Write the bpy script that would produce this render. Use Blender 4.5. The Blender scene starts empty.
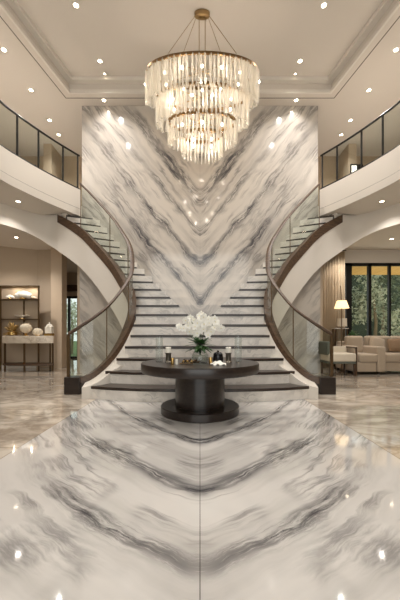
import bpy, math, random
from math import sin, cos, pi, sqrt, radians
random.seed(7)
SC = bpy.context.scene
COL = SC.collection
OFF = {}

# ------------------------------------------------------------------ mesh helpers
class MB:
    def __init__(s): s.v = []; s.f = []
    def add(s, v, f):
        n = len(s.v); s.v += [tuple(p) for p in v]; s.f += [tuple(i + n for i in q) for q in f]; return s
    def box(s, x0, x1, y0, y1, z0, z1):
        v = [(x, y, z) for z in (z0, z1) for y in (y0, y1) for x in (x0, x1)]
        return s.add(v, [(0,2,3,1),(4,5,7,6),(0,1,5,4),(2,6,7,3),(0,4,6,2),(1,3,7,5)])
    def rbox(s, cx, cy, z0, sx, sy, sz, rot=0):
        v = []
        for z in (z0, z0 + sz):
            for dy in (-sy/2, sy/2):
                for dx in (-sx/2, sx/2):
                    v.append((cx + dx*cos(rot) - dy*sin(rot), cy + dx*sin(rot) + dy*cos(rot), z))
        return s.add(v, [(0,2,3,1),(4,5,7,6),(0,1,5,4),(2,6,7,3),(0,4,6,2),(1,3,7,5)])
    def prism(s, poly, z0, z1):
        a = sum(poly[i][0]*poly[(i+1) % len(poly)][1] - poly[(i+1) % len(poly)][0]*poly[i][1] for i in range(len(poly)))
        if a < 0: poly = poly[::-1]
        n = len(poly)
        v = [(p[0], p[1], z0) for p in poly] + [(p[0], p[1], z1) for p in poly]
        f = [tuple(range(n))[::-1], tuple(range(n, 2*n))] + [(i, (i+1) % n, (i+1) % n + n, i + n) for i in range(n)]
        return s.add(v, f)
    def lathe(s, prof, cx=0, cy=0, cz=0, seg=32, sx=1, sy=1):
        v = []; f = []; n = len(prof)
        for i in range(seg):
            a = 2*pi*i/seg
            for r, z in prof: v.append((cx + r*cos(a)*sx, cy + r*sin(a)*sy, cz + z))
        for i in range(seg):
            j = (i+1) % seg
            for k in range(n-1): f.append((i*n+k, j*n+k, j*n+k+1, i*n+k+1))
        if prof[0][0] > 1e-5: f.append(tuple(i*n for i in range(seg))[::-1])
        if prof[-1][0] > 1e-5: f.append(tuple(i*n+n-1 for i in range(seg)))
        return s.add(v, f)
    def tube(s, pts, r, seg=8, closed=False, taper=None):
        v = []; f = []; n = len(pts)
        for i, p in enumerate(pts):
            q0 = pts[(i-1) % n] if (closed or i > 0) else p
            q1 = pts[(i+1) % n] if (closed or i < n-1) else p
            t = [q1[k]-q0[k] for k in range(3)]; L = sqrt(sum(c*c for c in t)) or 1; t = [c/L for c in t]
            up = (0,0,1) if abs(t[2]) < .95 else (1,0,0)
            a = [t[1]*up[2]-t[2]*up[1], t[2]*up[0]-t[0]*up[2], t[0]*up[1]-t[1]*up[0]]
            L = sqrt(sum(c*c for c in a)); a = [c/L for c in a]
            b = [a[1]*t[2]-a[2]*t[1], a[2]*t[0]-a[0]*t[2], a[0]*t[1]-a[1]*t[0]]
            rr = r*(taper[i] if taper else 1)
            for k in range(seg):
                an = 2*pi*k/seg
                v.append(tuple(p[m] + rr*(cos(an)*a[m] + sin(an)*b[m]) for m in range(3)))
        for i in range(n if closed else n-1):
            j = (i+1) % n
            for k in range(seg):
                l = (k+1) % seg
                f.append((i*seg+k, i*seg+l, j*seg+l, j*seg+k))
        if not closed:
            f.append(tuple(range(seg))[::-1]); f.append(tuple((n-1)*seg+k for k in range(seg)))
        return s.add(v, f)
    def sections(s, secs):
        """closed solid from list of equal-length cross-section loops"""
        v = []; f = []; m = len(secs[0])
        for c in secs: v += c
        for i in range(len(secs)-1):
            for k in range(m):
                l = (k+1) % m
                f.append((i*m+k, i*m+l, (i+1)*m+l, (i+1)*m+k))
        f.append(tuple(range(m))[::-1]); f.append(tuple((len(secs)-1)*m+k for k in range(m)))
        return s.add(v, f)
    def ball(s, c, r, seg=12, rings=8, sx=1, sy=1, sz=1):
        prof = [(r*sin(pi*k/rings), -r*cos(pi*k/rings)*sz) for k in range(rings+1)]
        prof[0] = (0, prof[0][1]); prof[-1] = (0, prof[-1][1])
        return s.lathe(prof, c[0], c[1], c[2], seg, sx, sy)

def link(name, mb, mat, parent=None, smooth=None, bevel=0, local=False):
    off = (0,0,0) if (parent is None or local) else OFF[parent]
    me = bpy.data.meshes.new(name)
    me.from_pydata([(p[0]-off[0], p[1]-off[1], p[2]-off[2]) for p in mb.v], [], mb.f)
    me.validate(); me.update()
    import bmesh
    bm = bmesh.new(); bm.from_mesh(me); bmesh.ops.recalc_face_normals(bm, faces=bm.faces); bm.to_mesh(me); bm.free()
    if smooth is not None:
        me.polygons.foreach_set('use_smooth', [True]*len(me.polygons))
        me.set_sharp_from_angle(angle=radians(smooth))
    if mat: me.materials.append(mat)
    o = bpy.data.objects.new(name, me); COL.objects.link(o)
    if parent is not None: o.parent = parent
    OFF[o] = (0,0,0) if parent is None else OFF[parent]
    if bevel:
        b = o.modifiers.new('bevel', 'BEVEL'); b.width = bevel; b.segments = 3; b.limit_method = 'ANGLE'
        me.polygons.foreach_set('use_smooth', [True]*len(me.polygons)); me.set_sharp_from_angle(angle=radians(50))
    return o
def tag(o, label, cat, group=None, kind=None):
    o['label'] = label; o['category'] = cat
    if group: o['group'] = group
    if kind: o['kind'] = kind
    return o
def thing(name, label, cat, loc=(0,0,0), group=None, rz=0):
    o = bpy.data.objects.new(name, None); COL.objects.link(o)
    o.location = loc; o.rotation_euler = (0,0,rz); o.empty_display_size = .1
    OFF[o] = tuple(loc)
    return tag(o, label, cat, group)
def struct(name, mb, mat, **k):
    o = link(name, mb, mat, **k)
    if o.parent is None: o['kind'] = 'structure'
    return o
def dup(root, loc, rz=None, label=None, group=None):
    def cp(o, par):
        c = o.copy(); COL.objects.link(c)
        if par: c.parent = par
        for ch in list(o.children): cp(ch, c)
        return c
    r = cp(root, None); r.location = loc
    if rz is not None: r.rotation_euler = (0,0,rz)
    if label: r['label'] = label
    if group: r['group'] = group
    OFF[r] = tuple(loc)
    return r

# ------------------------------------------------------------------ materials
def nt(name):
    m = bpy.data.materials.new(name); m.use_nodes = True
    t = m.node_tree; return m, t, t.nodes['Principled BSDF']
def srgb(r, g, b):
    f = lambda c: ((c/255)/12.92 if c <= 10 else (((c/255)+.055)/1.055)**2.4)
    return (f(r), f(g), f(b), 1)
def plain(name, col, rough=.5, metal=0, var=.06, scale=6, bump=0, ior=1.45, sheen=0, trans=0, coat=0):
    m, t, b = nt(name)
    N = t.nodes; L = t.links
    n = N.new('ShaderNodeTexNoise'); n.inputs['Scale'].default_value = scale; n.inputs['Detail'].default_value = 5
    tc = N.new('ShaderNodeTexCoord'); L.new(tc.outputs['Object'], n.inputs['Vector'])
    r = N.new('ShaderNodeMapRange'); r.inputs['To Min'].default_value = 1-var; r.inputs['To Max'].default_value = 1+var
    L.new(n.outputs['Fac'], r.inputs['Value'])
    mx = N.new('ShaderNodeVectorMath'); mx.operation = 'SCALE'; mx.inputs[0].default_value = col[:3]
    L.new(r.outputs[0], mx.inputs['Scale']); L.new(mx.outputs[0], b.inputs['Base Color'])
    b.inputs['Roughness'].default_value = rough; b.inputs['Metallic'].default_value = metal; b.inputs['IOR'].default_value = ior
    b.inputs['Coat Weight'].default_value = coat; b.inputs['Transmission Weight'].default_value = trans
    if sheen: b.inputs['Sheen Weight'].default_value = sheen
    if bump:
        bp = N.new('ShaderNodeBump'); bp.inputs['Strength'].default_value = bump; bp.inputs['Distance'].default_value = .01
        n2 = N.new('ShaderNodeTexNoise'); n2.inputs['Scale'].default_value = scale*12; L.new(tc.outputs['Object'], n2.inputs['Vector'])
        L.new(n2.outputs['Fac'], bp.inputs['Height']); L.new(bp.outputs[0], b.inputs['Normal'])
    return m
def wood(name, c1, c2, rough=.35, axis=0, scale=3.0):
    m, t, b = nt(name); N = t.nodes; L = t.links
    tc = N.new('ShaderNodeTexCoord'); mp = N.new('ShaderNodeMapping')
    sc = [scale*8]*3; sc[axis] = scale*.7; mp.inputs['Scale'].default_value = sc
    L.new(tc.outputs['Object'], mp.inputs['Vector'])
    n = N.new('ShaderNodeTexNoise'); n.inputs['Scale'].default_value = 1; n.inputs['Detail'].default_value = 6; n.inputs['Distortion'].default_value = .6
    L.new(mp.outputs[0], n.inputs['Vector'])
    cr = N.new('ShaderNodeValToRGB'); cr.color_ramp.elements[0].position = .35; cr.color_ramp.elements[1].position = .7
    cr.color_ramp.elements[0].color = c1; cr.color_ramp.elements[1].color = c2
    L.new(n.outputs['Fac'], cr.inputs[0]); L.new(cr.outputs[0], b.inputs['Base Color'])
    b.inputs['Roughness'].default_value = rough
    return m
def emit(name, col, s):
    m, t, b = nt(name); b.inputs['Base Color'].default_value = col
    b.inputs['Emission Color'].default_value = col; b.inputs['Emission Strength'].default_value = s
    return m
def glassy(name, tint, refl=.9, ior=1.5, milk=0, milkcol=(.97,.95,.91,1)):
    m, t, b = nt(name); N = t.nodes; L = t.links; N.remove(b)
    out = [x for x in N if x.type == 'OUTPUT_MATERIAL'][0]
    tr = N.new('ShaderNodeBsdfTransparent'); tr.inputs[0].default_value = tint
    gl = N.new('ShaderNodeBsdfGlossy'); gl.inputs[0].default_value = (refl,refl,refl,1); gl.inputs['Roughness'].default_value = .02
    fr = N.new('ShaderNodeFresnel'); fr.inputs[0].default_value = ior
    mx = N.new('ShaderNodeMixShader'); ge = N.new('ShaderNodeNewGeometry'); iv = N.new('ShaderNodeMath'); iv.operation = 'SUBTRACT'; iv.inputs[0].default_value = 1; L.new(ge.outputs['Backfacing'], iv.inputs[1]); mu = N.new('ShaderNodeMath'); mu.operation = 'MULTIPLY'; L.new(fr.outputs[0], mu.inputs[0]); L.new(iv.outputs[0], mu.inputs[1]); L.new(mu.outputs[0], mx.inputs[0]); L.new(tr.outputs[0], mx.inputs[1]); L.new(gl.outputs[0], mx.inputs[2])
    last = mx
    if milk:
        df = N.new('ShaderNodeBsdfDiffuse'); df.inputs[0].default_value = milkcol
        tl = N.new('ShaderNodeBsdfTranslucent'); tl.inputs[0].default_value = milkcol
        a = N.new('ShaderNodeMixShader'); a.inputs[0].default_value = .6; L.new(df.outputs[0], a.inputs[1]); L.new(tl.outputs[0], a.inputs[2])
        b2 = N.new('ShaderNodeMixShader'); b2.inputs[0].default_value = milk; L.new(mx.outputs[0], b2.inputs[1]); L.new(a.outputs[0], b2.inputs[2]); last = b2
    L.new(last.outputs[0], out.inputs[0])
    return m

class G:   # tiny node-math builder
    def __init__(s, t): s.t = t; s.N = t.nodes; s.L = t.links
    def m(s, op, a, b=None, c=None, clamp=False):
        n = s.N.new('ShaderNodeMath'); n.operation = op; n.use_clamp = clamp
        for i, x in enumerate((a, b, c)):
            if x is None: continue
            if isinstance(x, (int, float)): n.inputs[i].default_value = x
            else: s.L.new(x, n.inputs[i])
        return n.outputs[0]
    def vec(s, x, y, z=0.0):
        n = s.N.new('ShaderNodeCombineXYZ')
        for i, q in enumerate((x, y, z)):
            if isinstance(q, (int, float)): n.inputs[i].default_value = q
            else: s.L.new(q, n.inputs[i])
        return n.outputs[0]
    def noise(s, v, scale, detail=4, rough=.55, dist=0):
        n = s.N.new('ShaderNodeTexNoise'); s.L.new(v, n.inputs['Vector'])
        n.inputs['Scale'].default_value = scale; n.inputs['Detail'].default_value = detail
        n.inputs['Roughness'].default_value = rough; n.inputs['Distortion'].default_value = dist
        return n.outputs['Fac']
    def rng(s, x, a, b, c=0, d=1, smooth=True):
        n = s.N.new('ShaderNodeMapRange'); n.interpolation_type = 'SMOOTHSTEP' if smooth else 'LINEAR'
        s.L.new(x, n.inputs['Value'])
        for k, q in zip(('From Min','From Max','To Min','To Max'), (a,b,c,d)): n.inputs[k].default_value = q
        return n.outputs[0]
    def ramp(s, x, stops):
        n = s.N.new('ShaderNodeValToRGB'); s.L.new(x, n.inputs[0]); cr = n.color_ramp
        cr.interpolation = 'EASE'
        stops = sorted(stops)
        cr.elements[0].position = stops[0][0]; cr.elements[0].color = (stops[0][1],)*3 + (1,)
        cr.elements[1].position = stops[-1][0]; cr.elements[1].color = (stops[-1][1],)*3 + (1,)
        for p, q in stops[1:-1]:
            e = cr.elements.new(p); e.color = (q,q,q,1)
        return n.outputs[0]
    def mix(s, f, a, b):
        n = s.N.new('ShaderNodeMix'); n.data_type = 'RGBA'
        for i, x in ((0, f), (6, a), (7, b)):
            if isinstance(x, (int, float, tuple)): n.inputs[i].default_value = x
            else: s.L.new(x, n.inputs[i])
        return n.outputs[2]

def marble(name, vaxis, slope, bands, w0, w1, base, base2, vein, rough=.12, fine=.5, warp=.8, side=None, streak=(.43,.66), sc=1.0, seam=False, coat=0, ior=1.5, fadeout=None, slope2=0, wide=1.0):
    m, t, b = nt(name); g = G(t)
    geo = g.N.new('ShaderNodeNewGeometry'); sp = g.N.new('ShaderNodeSeparateXYZ'); g.L.new(geo.outputs['Position'], sp.inputs[0])
    X, Y, Z = sp.outputs
    V = Z if vaxis == 'Z' else Y
    oth = Y if vaxis == 'Z' else Z
    a = g.m('ABSOLUTE', X)
    p = g.vec(a, V, g.m('MULTIPLY', oth, .0))
    n1 = g.m('SUBTRACT', g.noise(p, .8*sc, 3), .5)
    n2 = g.m('SUBTRACT', g.noise(p, 3.2*sc, 5, .6), .5)
    ar = g.m('SUBTRACT', g.m('SQRT', g.m('ADD', g.m('MULTIPLY', a, a), .004)), .063)
    wv = g.m('SUBTRACT', V, g.m('MULTIPLY', ar, slope))
    if slope2: wv = g.m('SUBTRACT', wv, g.m('MULTIPLY', g.m('MULTIPLY', ar, V), slope2))
    wv = g.m('ADD', wv, g.m('ADD', g.m('MULTIPLY', n1, warp), g.m('MULTIPLY', n2, warp*.22)))
    l = g.m('ADD', a, g.m('MULTIPLY', V, slope))
    S = g.vec(g.m('MULTIPLY', l, .3*sc), g.m('MULTIPLY', wv, 2.6*sc))
    st = g.noise(S, 1.6, 7, .66, .15)
    stm = g.rng(st, streak[0], streak[1])
    msk = None
    if bands:
        x = g.rng(wv, w0, w1, smooth=False)
        stops = []
        for c, w, k in bands:
            q = (c-w0)/(w1-w0); h = w/(w1-w0)
            stops += [(q-h, 0), (q-h*.1, k), (q+h*.35, k*.7), (q+h*.7, 0)]
        env = g.ramp(x, stops)
        gate = g.rng(g.noise(g.vec(g.m('MULTIPLY', l, .5*sc), wv), 1.3, 2), .34, .5, .45, 1)
        rr = g.noise(g.vec(g.m('MULTIPLY', l, .35*sc), g.m('MULTIPLY', wv, 2.8*sc)), 1.7, 8, .72, .2)
        r2 = g.m('SUBTRACT', 1, g.m('MULTIPLY', g.m('ABSOLUTE', g.m('SUBTRACT', rr, .5)), 14), clamp=True)
        det = g.m('ADD', .12, g.m('MULTIPLY', g.m('MAXIMUM', g.m('MULTIPLY', stm, .9), r2), .88))
        msk = g.m('MULTIPLY', g.m('MULTIPLY', env, det), gate)
        if fadeout: msk = g.m('MULTIPLY', msk, g.rng(g.m('DIVIDE', a, V) if vaxis == 'Y' else a, fadeout[0], fadeout[1], 1, fadeout[2]))
    rd = g.noise(S, 1.0, 8, .6, .3)
    ridge = g.m('SUBTRACT', 1, g.m('MULTIPLY', g.m('ABSOLUTE', g.m('SUBTRACT', rd, .5)), 16), clamp=True)
    gate2 = g.rng(g.noise(p, .9*sc, 2), .42, .62)
    fv = g.m('MULTIPLY', g.m('MULTIPLY', ridge, gate2), fine)
    cloud = g.m('MULTIPLY', g.rng(g.noise(S, .7, 4, .55, .3), .4, .68), .75)
    col = g.mix(cloud, base, base2)
    f = g.m('ADD', fv, msk, clamp=True) if msk is not None else fv
    col = g.mix(f, col, vein)
    if side:
        edge, sb, sb2, sv = side
        S2 = g.vec(g.m('MULTIPLY', X, .9), g.m('MULTIPLY', Y, 1.6))
        n3 = g.rng(g.noise(S2, 1.1, 6, .6, 1.2), .4, .65)
        c2 = g.mix(n3, sb, sb2)
        r3 = g.m('SUBTRACT', 1, g.m('MULTIPLY', g.m('ABSOLUTE', g.m('SUBTRACT', g.noise(S2, .8, 7, .6, 1.5), .5)), 12), clamp=True)
        c2 = g.mix(g.m('MULTIPLY', r3, .55), c2, sv)
        # slab joints of the outer paving
        jy = g.m('LESS_THAN', g.m('FRACT', g.m('MULTIPLY', Y, .62)), .006)
        c2 = g.mix(jy, c2, sv)
        inner = g.m('GREATER_THAN', a, edge)
        col = g.mix(inner, col, c2)
        ln = g.m('LESS_THAN', g.m('ABSOLUTE', g.m('SUBTRACT', a, edge)), .006)
        col = g.mix(g.m('MULTIPLY', ln, .6), col, sv)
    if seam:
        ln = g.m('LESS_THAN', a, .003)
        col = g.mix(g.m('MULTIPLY', ln, seam), col, (.05,.045,.04,1))
    g.L.new(col, b.inputs['Base Color'])
    b.inputs['Roughness'].default_value = rough; b.inputs['IOR'].default_value = ior; b.inputs['Coat Weight'].default_value = coat
    b.inputs['Coat Roughness'].default_value = .03
    return m

M = {}
M['wall_marble'] = marble('wall_marble', 'Z', 1.25,
    [(7.9,.4,.6),(6.9,.42,.8),(5.55,.5,1.0),(4.4,.26,.8),(3.3,.32,.95),(2.15,.32,.95),(.5,.3,.5)], -2, 9,
    srgb(208,200,190), srgb(172,165,158), srgb(88,86,88), rough=.1, fine=.55, warp=.5, seam=.35, streak=(.46,.57), fadeout=(1.5,2.9,.3))
M['floor_marble'] = marble('floor_marble', 'Y', .25,
    [(3.4,.15,.85),(2.38,.2,.95),(1.58,.16,1.0),(.8,.15,.6)], 0, 6,
    srgb(206,202,197), srgb(178,174,169), srgb(78,76,78), rough=.06, fine=.6, warp=.22, seam=.75,
    side=(1.95, srgb(206,196,182), srgb(170,157,142), srgb(134,118,100)), sc=1.5, coat=.3, ior=1.6, streak=(.44,.54), fadeout=(.36,.52,.12), slope2=.195)
M['step_marble'] = marble('step_marble', 'Z', .5, None, 0, 1, srgb(236,228,218), srgb(206,198,189), srgb(136,130,126), rough=.2, fine=.45, warp=.8, sc=2)
M['plaster'] = plain('plaster', srgb(222,214,203), .75, var=.015, scale=1.5)
M['ceiling_plaster'] = plain('ceiling_plaster', srgb(216,207,196), .8, var=.015, scale=1.2)
M['beige_wall'] = plain('beige_wall', srgb(186,168,146), .75, var=.04, scale=1.2)
M['upper_wall'] = plain('upper_wall', srgb(176,156,132), .7, var=.04, scale=1)
M['column_stone'] = plain('column_stone', srgb(206,186,162), .4, var=.06, scale=2)
M['dark_wood'] = wood('dark_wood', srgb(40,31,26), srgb(66,52,43), .3)
M['table_wood'] = wood('table_wood', srgb(36,29,26), srgb(52,43,38), .28)
M['band_wood'] = wood('band_wood', srgb(66,49,37), srgb(98,75,56), .35)
M['rail_wood'] = wood('rail_wood', srgb(72,54,40), srgb(98,75,55), .5)
M['bronze'] = plain('bronze', srgb(112,92,68), .35, .8, scale=9)
M['black_metal'] = plain('black_metal', srgb(32,30,28), .4, .4)
M['brass'] = plain('brass', srgb(168,142,102), .35, 1, var=.05)
M['ring_brass'] = plain('ring_brass', srgb(128,102,70), .4, 1, var=.1)
M['glass'] = glassy('glass', (.92,.945,.925,1))
M['clear'] = glassy('clear', (.93,.945,.94,1), 1.0, milk=.03)
M['pane'] = glassy('pane', (.92,.94,.93,1))
M['crystal'] = glassy('crystal', (.97,.95,.9,1), 1.0, 1.6, milk=.32)
M['bulb'] = emit('bulb', (1,.88,.7,1), 7)
M['lens'] = emit('lens', (1,.83,.62,1), 22)
M['trim_white'] = plain('trim_white', srgb(225,218,208), .4, var=.01)
M['gap_shade'] = plain('gap_shade', srgb(92,82,72), .8)  # dark colour stands in for the shade inside narrow grooves
M['sofa_fabric'] = plain('sofa_fabric', srgb(186,168,146), .9, var=.06, scale=14, bump=.4, sheen=.3)
M['cream_fabric'] = plain('cream_fabric', srgb(222,210,190), .9, var=.05, scale=14, bump=.3)
M['green_fabric'] = plain('green_fabric', srgb(104,108,98), .9, scale=12, bump=.3)
M['brown_fabric'] = plain('brown_fabric', srgb(148,122,96), .9, scale=14, bump=.4)
M['curtain'] = plain('curtain', srgb(196,178,152), .85, var=.05, scale=3)
M['shade'] = None
M['leaf'] = plain('leaf', srgb(52,82,38), .5, var=.3, scale=9)
M['orchid_leaf'] = plain('orchid_leaf', srgb(44,78,34), .4, var=.2, scale=20)
M['petal'] = plain('petal', srgb(250,247,238), .6, var=.02)
M['petal_heart'] = plain('petal_heart', srgb(238,226,170), .6)
M['wax'] = plain('wax', srgb(246,240,226), .5, var=.02)
M['gold'] = plain('gold', srgb(206,170,104), .3, 1, var=.08, scale=20)
M['black_gloss'] = plain('black_gloss', srgb(22,22,26), .15)
M['white_ceramic'] = plain('white_ceramic', srgb(240,234,222), .3, var=.03)
M['coral'] = plain('coral', srgb(232,218,194), .7, var=.12, scale=25, bump=.6)
M['moss'] = plain('moss', srgb(168,136,80), .8, var=.35, scale=20)
M['stone_top'] = marble('stone_top', 'Z', .6, None, 0, 1, srgb(226,214,196), srgb(200,186,166), srgb(150,130,106), rough=.25, fine=.5, sc=3)
M['grass'] = plain('grass', srgb(96,116,66), .9, var=.3, scale=2)
M['foliage'] = plain('foliage', srgb(128,136,108), .7, var=.5, scale=1.5)
M['foliage_light'] = plain('foliage_light', srgb(205,210,186), .7, var=.3, scale=1.5)
M['pewter'] = plain('pewter', srgb(128,120,108), .3, .8)
M['hedge'] = plain('hedge', srgb(70,78,62), .9, var=.4, scale=1.2)
M['bark'] = plain('bark', srgb(150,136,112), .9, var=.2, scale=5)
M['eave_wood'] = wood('eave_wood', srgb(214,170,96), srgb(232,192,120), .6, 1, 1.5)
M['picture'] = plain('picture', srgb(120,92,64), .6, var=.5, scale=3)
M['water'] = glassy('water', (.93,.96,.93,1), 1.0, 1.33)
def shade_mat():
    m, t, b = nt('lamp_shade'); g = G(t)
    b.inputs['Base Color'].default_value = srgb(240,214,170); b.inputs['Roughness'].default_value = .8
    b.inputs['Emission Color'].default_value = (1,.7,.36,1); b.inputs['Emission Strength'].default_value = 1.6
    return m
M['shade'] = shade_mat()

H = 1.22; R = .24
ZC = 8.33; ZT = 8.73; ZF = 5.64; ZS = 4.82; ZL = 4.3
WD = 9.35

# ------------------------------------------------------------------ setting
struct('floor', MB().box(-10, 10, -4.3, 16, -.2, 0), M['floor_marble'])
# upper ceiling with the raised tray
def tx(y): return 3.9 + (8.9 - y)*.19
def ceil_mb():
    m = MB()
    t = .25
    for s in (-1, 1):
        m.prism([(s*tx(-2.5), -2.5), (s*tx(8.9), 8.9), (s*10, 8.9), (s*10, -2.5)], ZC, ZC + t)
    m.prism([(-10, 8.9), (10, 8.9), (10, 16), (-10, 16)], ZC, ZC + t)
    m.prism([(-10, -4.3), (10, -4.3), (10, -2.5), (-10, -2.5)], ZC, ZC + t)
    return m
struct('ceiling', ceil_mb(), M['ceiling_plaster'])
m = MB()
m.prism([(-tx(-2.5)-.2, -2.7), (tx(-2.5)+.2, -2.7), (tx(8.9)+.2, 9.1), (-tx(8.9)-.2, 9.1)], ZT, ZT + .1)
struct('ceiling_tray', m, M['ceiling_plaster'])
def frame_strip(m, i0, i1, z0, z1):
    """mitred rectangular-ish ring; i0 inset (towards middle), i1 outset, measured from tray edge"""
    def ring(d):
        return [(-tx(-2.5)+d, -2.5+d), (tx(-2.5)-d, -2.5+d), (tx(8.9)-d, 8.9-d), (-tx(8.9)+d, 8.9-d)]
    a, b = ring(i0), ring(i1)
    for k in range(4):
        l = (k+1) % 4
        m.prism([a[k], a[l], b[l], b[k]], z0, z1)
    return m
m = MB(); frame_strip(m, .012, -.04, ZC-.002, ZT); struct('trim_1', m, M['ceiling_plaster'])
m = MB(); frame_strip(m, .06, .005, ZC-.001, ZC+.1); frame_strip(m, .16, .005, ZT-.1, ZT); struct('trim_2', m, M['trim_white'])
m = MB(); frame_strip(m, -.13, -.15, ZC-.004, ZC+.002); struct('trim_3', m, M['gap_shade'])  # dark strip on the ceiling in place of a real shadow gap

# main marble feature wall, wider below the gallery, and the stepped core between the flights
m = MB()
poly = [(-3.68, ZC), (-3.68, ZS), (-3.75, ZS-.02), (-3.75, 0), (3.75, 0), (3.75, ZS-.02), (3.68, ZS), (3.68, ZC)]
n = len(poly)
v = [(p[0], WD, p[1]) for p in poly] + [(p[0], WD+.3, p[1]) for p in poly]
m.add(v, [tuple(range(n)), tuple(range(n, 2*n))[::-1]] + [(i, (i+1) % n, (i+1) % n+n, i+n) for i in range(n)])
struct('wall_back', m, M['wall_marble'])

# inner ends of treads (|X|, D) and outer ends
DIN = {7:6.92, 8:7.24, 9:7.58, 10:7.87, 11:8.13, 12:8.33, 13:8.52, 14:8.73, 15:8.92, 16:9.06, 17:9.15, 18:9.22, 19:9.27, 20:9.3}
XIN = {6:.02, 7:.3, 8:.53, 9:.785, 10:1.05, 11:1.3, 12:1.56, 13:1.82, 14:2.05, 15:2.25, 16:2.45, 17:2.65, 18:2.87, 19:3.1, 20:3.35}
LO = {1:(2.07,5.65), 2:(1.86,5.97), 3:(1.69,6.2), 4:(1.56,6.45), 5:(1.46,6.62), 6:(1.43,6.76), 7:(1.46,6.92), 8:(1.56,7.22), 9:(1.70,7.53),
      10:(1.85,7.8), 11:(2.0,8.02), 12:(2.16,8.18), 13:(2.37,8.35), 14:(2.57,8.5), 15:(2.78,8.65), 16:(3.0,8.75), 17:(3.22,8.84),
      18:(3.45,8.91), 19:(3.7,8.97), 20:(3.98,9.02)}
m = MB()
for k in range(7, 21):
    y0 = DIN[k] + .012; y1 = WD + .01
    z0, z1 = (k-1)*R, k*R
    xb, xt = XIN[k-1], XIN[k]
    v = [(-xb,y0,z0),(xb,y0,z0),(xt,y0,z1),(-xt,y0,z1),(-xb,y1,z0),(xb,y1,z0),(xt,y1,z1),(-xt,y1,z1)]
    m.add(v, [(0,1,2,3),(7,6,5,4),(3,2,6,7),(1,0,4,5),(0,3,7,4),(2,1,5,6)])
core = struct('wall_core', m, M['wall_marble'])
core.name = 'wall_centre'

# ------------------------------------------------------------------ stair path
P = [(-2.70,6.17,1.22,.32,0,.13,.0),   # X, D, rail z, band top z, underside z, band height, inner skirt
     (-2.33,6.21,1.47,.38,0,.14,.54),
     (-2.00,6.38,1.77,.67,0,.15,.36),
     (-1.77,6.60,2.13,1.07,0,.17,.24),
     (-1.62,6.85,2.49,1.55,0,.20,.16),
     (-1.59,7.03,2.77,1.86,0,.24,.12),
     (-1.65,7.27,3.14,2.16,.0,.27,.08),
     (-1.78,7.55,3.47,2.42,.95,.29,.06),
     (-2.00,7.88,3.83,2.70,1.42,.30,.06),
     (-2.42,8.32,4.43,3.25,1.97,.30,.06),
     (-2.98,8.70,5.08,3.85,2.64,.30,.06),
     (-3.55,8.93,5.68,4.40,3.21,.30,.06),
     (-4.26,9.08,6.3,4.81,3.72,.24,.06)]
def cr(t, pts=P):
    n = len(pts)-1; t = max(0, min(t, n - 1e-6)); i = int(t); u = t - i
    p0 = pts[max(i-1,0)]; p1 = pts[i]; p2 = pts[i+1]; p3 = pts[min(i+2,n)]
    return [.5*((2*b) + (c-a)*u + (2*a-5*b+4*c-d)*u*u + (3*b-a-3*c+d)*u**3) for a,b,c,d in zip(p0,p1,p2,p3)]
def path(t0, t1, step=.125):
    k = max(1, int(round((t1-t0)/step)))
    out = []
    for i in range(k+1):
        t = t0 + (t1-t0)*i/k
        p = cr(t); a = cr(max(t-.02,0)); b = cr(min(t+.02, 12))
        dx, dy = b[0]-a[0], b[1]-a[1]; L = sqrt(dx*dx+dy*dy) or 1
        out.append((p, (dy/L, -dx/L)))     # point, inner normal
    return out
def zmax(t):
    p = cr(t); return p

stair = thing('staircase', 'grand double staircase with marble risers, dark wooden treads and two flights curving apart', 'staircase', (0, 6.5, 0))
def nose_full(k):
    x, d = LO[k]
    if k == 1: pts = [(-x-.03, d+.03), (-x, d), (-1.6, 5.5), (-1.1, 5.40), (-.5, 5.34), (0, 5.32)]
    elif k == 2: pts = [(-x-.04, d+.03), (-x, d), (-1.3, 5.84), (-.7, 5.78), (0, 5.76)]
    elif k == 3: pts = [(-x-.05, d+.02), (-x, d), (-1.0, 6.1), (0, 6.06)]
    elif k == 4: pts = [(-x-.06, d), (-.9, 6.42), (0, 6.4)]
    else: pts = [(-x-.08, d), (0, d)]
    return pts + [(-a, b) for a, b in pts[::-1][1:]]
for k in range(1, 7):
    nf = nose_full(k)
    if k < 6: back = [(a, b+.06) for a, b in nose_full(k+1)]
    else: back = [(-1.5, 6.98), (1.5, 6.98)]
    link('tread', MB().prism(nf + back[::-1], k*R-.055, k*R), M['dark_wood'], stair, bevel=.008)
    rf = [(a, b+.022) for a, b in nf]; rb = [(a, b+.08) for a, b in nf]
    link('riser', MB().prism(rf + rb[::-1], (k-1)*R, k*R-.055), M['step_marble'], stair)
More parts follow.
